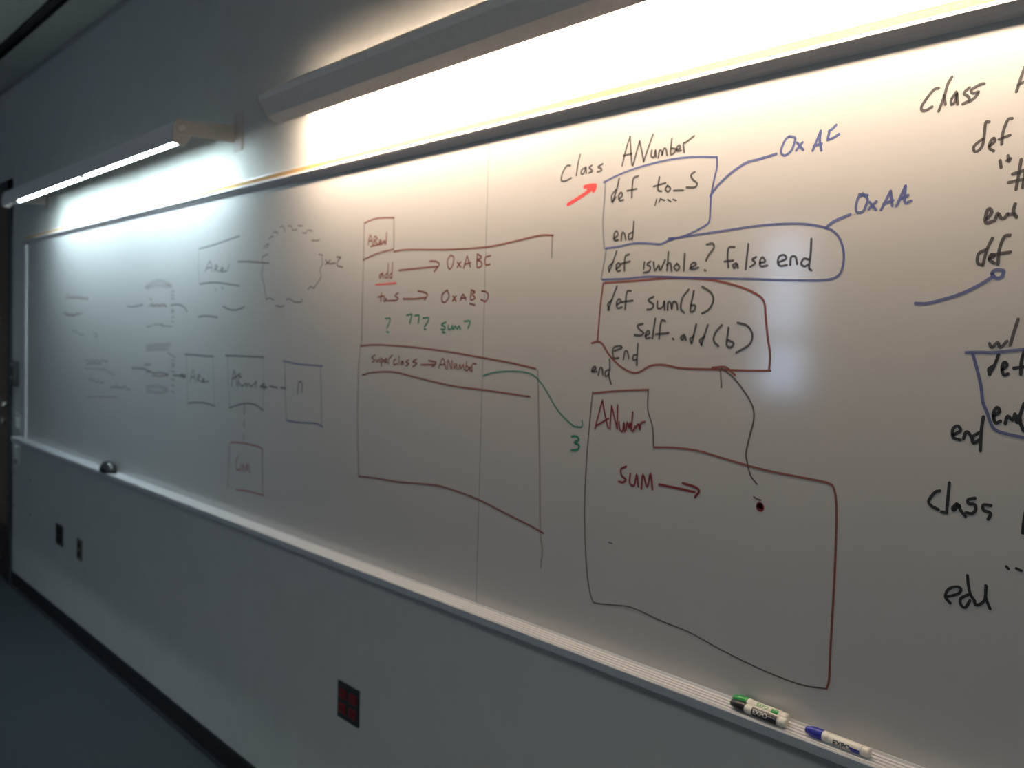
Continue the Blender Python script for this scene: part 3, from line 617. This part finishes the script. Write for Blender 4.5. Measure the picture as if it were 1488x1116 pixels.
    ('drawn_line', 'fadedred', 4, 'faint red lines far left',
     '-4963 1498,-4703 1505,-4600 1499,-4495 1482;-4918 1349,-4467 1378'),
    ('handwritten_word', 'black', 4.8, 'word class at upper right',
     '-622 2132,-630 2131,-642 2117,-648 2108,-647 2101,-640 2100,-631 2104;-602 2146,-608 2136,-612 2119,-620 2095;-613 2119,-610 2104;-594 2121,-601 2110,-600 2102,-595 2106,-593 2119,-591 2101;-574 2124,-582 2117,-575 2110,-574 2104,-583 2100;-552 2126,-558 2126,-571 2120,-568 2114,-560 2115,-565 2107,-573 2102'),
    ('handwritten_word', 'black', 4.8, 'capital A at the right edge',
     '-505 2105,-498 2131,-492 2148;-492 2148,-486 2126,-480 2101;-503 2115,-483 2121'),
    ('handwritten_word', 'black', 4.8, 'word def at upper right',
     '-542 2065,-547 2065,-548 2050,-549 2034,-554 2024,-561 2022,-563 2030,-555 2037,-550 2040;-539 2028,-532 2034,-534 2039,-538 2035,-540 2025,-533 2019;-509 2065,-515 2064,-521 2046,-522 2028;-526 2036,-511 2040'),
    ('handwritten_word', 'black', 5, 'quote ticks and hash sign',
     '-523 2003,-521 1992;-512 2009,-510 2000;-513 2002,-508 2004;-504 1980,-476 1987;-509 1968,-475 1972;-493 2001,-498 1956;-484 2003,-489 1958'),
    ('handwritten_word', 'black', 5.5, 'word end at right',
     '-537 1915,-531 1924,-534 1930,-538 1927,-540 1913,-537 1908,-530 1910;-526 1911,-522 1922,-517 1914,-512 1914,-508 1920;-498 1934,-500 1922,-495 1914;-506 1919,-499 1919'),
    ('handwritten_word', 'black', 5, 'word def above the blue arrow',
     '-528 1884,-535 1867,-540 1843;-536 1867,-547 1861,-548 1847,-541 1843;-531 1852,-524 1856,-528 1859,-531 1851,-523 1845;-503 1887,-511 1885,-517 1866,-518 1843;-528 1858,-501 1861'),
    ('drawn_arrow', 'blue', 5.5, 'blue curved arrow at right',
     '-642 1784,-623 1784,-597 1790,-569 1799,-543 1812,-525 1824;-526 1830,-522 1834,-514 1834,-509 1832,-512 1823,-520 1822,-526 1829'),
    ('handwritten_word', 'black', 5, 'short black word above the blue box',
     '-524 1720,-520 1714,-512 1722,-508 1714,-499 1724;-485 1758,-490 1737,-494 1718'),
    ('drawn_box', 'blue', 5, 'blue outline at the right edge',
     '-558 1705,-537 1706,-519 1706,-496 1709,-473 1712,-430 1714;-548 1704,-542 1685,-533 1653,-529 1628,-522 1612,-515 1594,-507 1585,-490 1581,-468 1578,-422 1573'),
    ('handwritten_word', 'freshblack', 5, 'word def inside the blue box',
     '-510 1703,-515 1686,-522 1672;-515 1686,-523 1680,-521 1672;-503 1680,-497 1687,-501 1692,-504 1683,-501 1672,-495 1674;-473 1713,-477 1694,-477 1674;-487 1683,-464 1687'),
    ('handwritten_word', 'freshblack', 5.2, 'word end inside the blue box',
     '-512 1607,-504 1615,-508 1621,-513 1610,-509 1597,-502 1600;-495 1597,-492 1609,-485 1603,-482 1613;-470 1630,-475 1607,-469 1588;-475 1611,-480 1608,-478 1600,-474 1604'),
    ('handwritten_word', 'freshblack', 5.2, 'word end below the blue box',
     '-571 1572,-560 1580,-565 1587,-572 1581,-571 1568,-560 1565;-555 1567,-552 1578,-547 1577,-542 1568;-527 1605,-529 1583,-529 1551;-531 1580,-541 1572,-540 1562,-530 1569'),
    ('handwritten_word', 'freshblack', 5.2, 'word class at lower right',
     '-587 1479,-595 1475,-604 1460,-599 1452,-588 1448;-573 1494,-574 1471,-575 1445;-575 1445,-583 1445;-560 1462,-566 1454,-563 1451,-557 1461,-554 1453,-546 1444;-533 1475,-543 1471,-542 1465,-533 1465,-531 1457,-536 1450,-545 1450;-509 1467,-520 1466,-519 1458,-509 1455,-512 1445'),
    ('handwritten_word', 'freshblack', 5.2, 'vertical stroke at the right edge',
     '-459 1471,-461 1451,-462 1432'),
    ('handwritten_word', 'freshblack', 4.5, 'two small ticks at lower right',
     '-482 1376,-479 1373;-468 1376,-461 1374'),
    ('handwritten_word', 'freshblack', 4.8, 'word end at lower right',
     '-567 1309,-550 1318,-547 1327,-555 1328,-566 1321,-570 1308,-562 1300;-538 1350,-536 1336,-532 1321,-525 1312;-535 1320,-546 1311,-546 1302,-539 1298,-532 1311;-526 1312,-522 1306,-511 1316,-509 1339;-510 1340,-509 1321,-502 1305'),
]

def catmull(P, k=4):
    if len(P) < 3: return P
    out = []
    for i in range(len(P) - 1):
        p0 = P[i - 1] if i else P[0] * 2 - P[1]
        p1, p2 = P[i], P[i + 1]
        p3 = P[i + 2] if i + 2 < len(P) else p2 * 2 - p1
        for j in range(k):
            t = j / k
            out.append(.5 * ((2 * p1) + (p2 - p0) * t + (2 * p0 - 5 * p1 + 4 * p2 - p3) * t * t + (3 * p1 - p0 - 3 * p2 + p3) * t ** 3))
    out.append(P[-1]); return out
def ink_stroke(bm, P, w_, y):
    """flat ribbon of ink with rounded ends on the board surface"""
    hw = w_ / 2; Q = []
    for p_ in catmull(P):
        if not Q or (p_ - Q[-1]).length > 1e-5: Q.append(p_)
    if len(Q) < 2: return
    L, Rr = [], []
    for i, p_ in enumerate(Q):
        t = (Q[min(i + 1, len(Q) - 1)] - Q[max(i - 1, 0)])
        t = t.normalized() if t.length > 1e-7 else Vector((1, 0))
        n = Vector((-t.y, t.x)) * hw
        L.append(bm.verts.new((p_.x + n.x, y, p_.y + n.y))); Rr.append(bm.verts.new((p_.x - n.x, y, p_.y - n.y)))
    for i in range(len(Q) - 1): bm.faces.new((L[i], Rr[i], Rr[i + 1], L[i + 1]))
    for k, s in ((0, -1), (len(Q) - 1, 1)):
        t = (Q[1] - Q[0]) if k == 0 else (Q[-1] - Q[-2]); t = t.normalized() * s
        a0 = math.atan2(t.y, t.x); c = Q[k]
        arc = [bm.verts.new((c.x + hw * math.cos(a0 + a), y, c.y + hw * math.sin(a0 + a))) for a in (-1.0, -.5, 0, .5, 1.0)]
        seq = [Rr[k]] + arc + [L[k]] if s > 0 else [L[k]] + arc + [Rr[k]]
        bm.faces.new(seq)
SAY = dict(smudge='smudged pale', lightblue='pale blue', lightbrown='pale brown', lightblack='pale grey', lightred='pale red', freshblack='dark black', black='black', darkbrown='dark brown', brown='brown', maroon='dark red', blue='blue', green='green', red='bright red', red2='red', faded='half-wiped grey', fadedbrown='half-wiped brown', fadedred='half-wiped red')
def clusters(sts):
    """strokes that stand far from the rest of their word or drawing become marks of their own"""
    B = [(min(p.x for p in s), min(p.y for p in s), max(p.x for p in s), max(p.y for p in s)) for s in sts]
    grp = list(range(len(sts)))
    for i in range(len(sts)):
        for j in range(i):
            a, b = B[i], B[j]
            gx = max(0, a[0] - b[2], b[0] - a[2]); gy = max(0, a[1] - b[3], b[1] - a[3])
            sz = max(a[2] - a[0], a[3] - a[1], b[2] - b[0], b[3] - b[1])
            if math.hypot(gx, gy) <= max(.019, .45 * sz):
                gi, gj = grp[i], grp[j]
                grp = [gj if g_ == gi else g_ for g_ in grp]
    return [[s for s, g_ in zip(sts, grp) if g_ == k] for k in sorted(set(grp))]
dz = 0
for name, ink, w_, label, data in MARKS:
    sts = [[Vector([int(v) / 1000 for v in q.split()]) for q in st.split(',')] for st in data.split(';')]
    cl = clusters(sts)
    for part_ in cl:
        bm = nb(); dz += 1
        for n_, P in enumerate(part_):
            ink_stroke(bm, P, w_ / 1000, BY - .00030 - .00002 * (dz % 7) - .000004 * n_)
        me = bpy.data.meshes.new(name); bm.to_mesh(me); bm.free()
        link_mesh(name, me, INK[ink], wb, label=label if len(cl) == 1 else '%s marker writing' % SAY[ink])
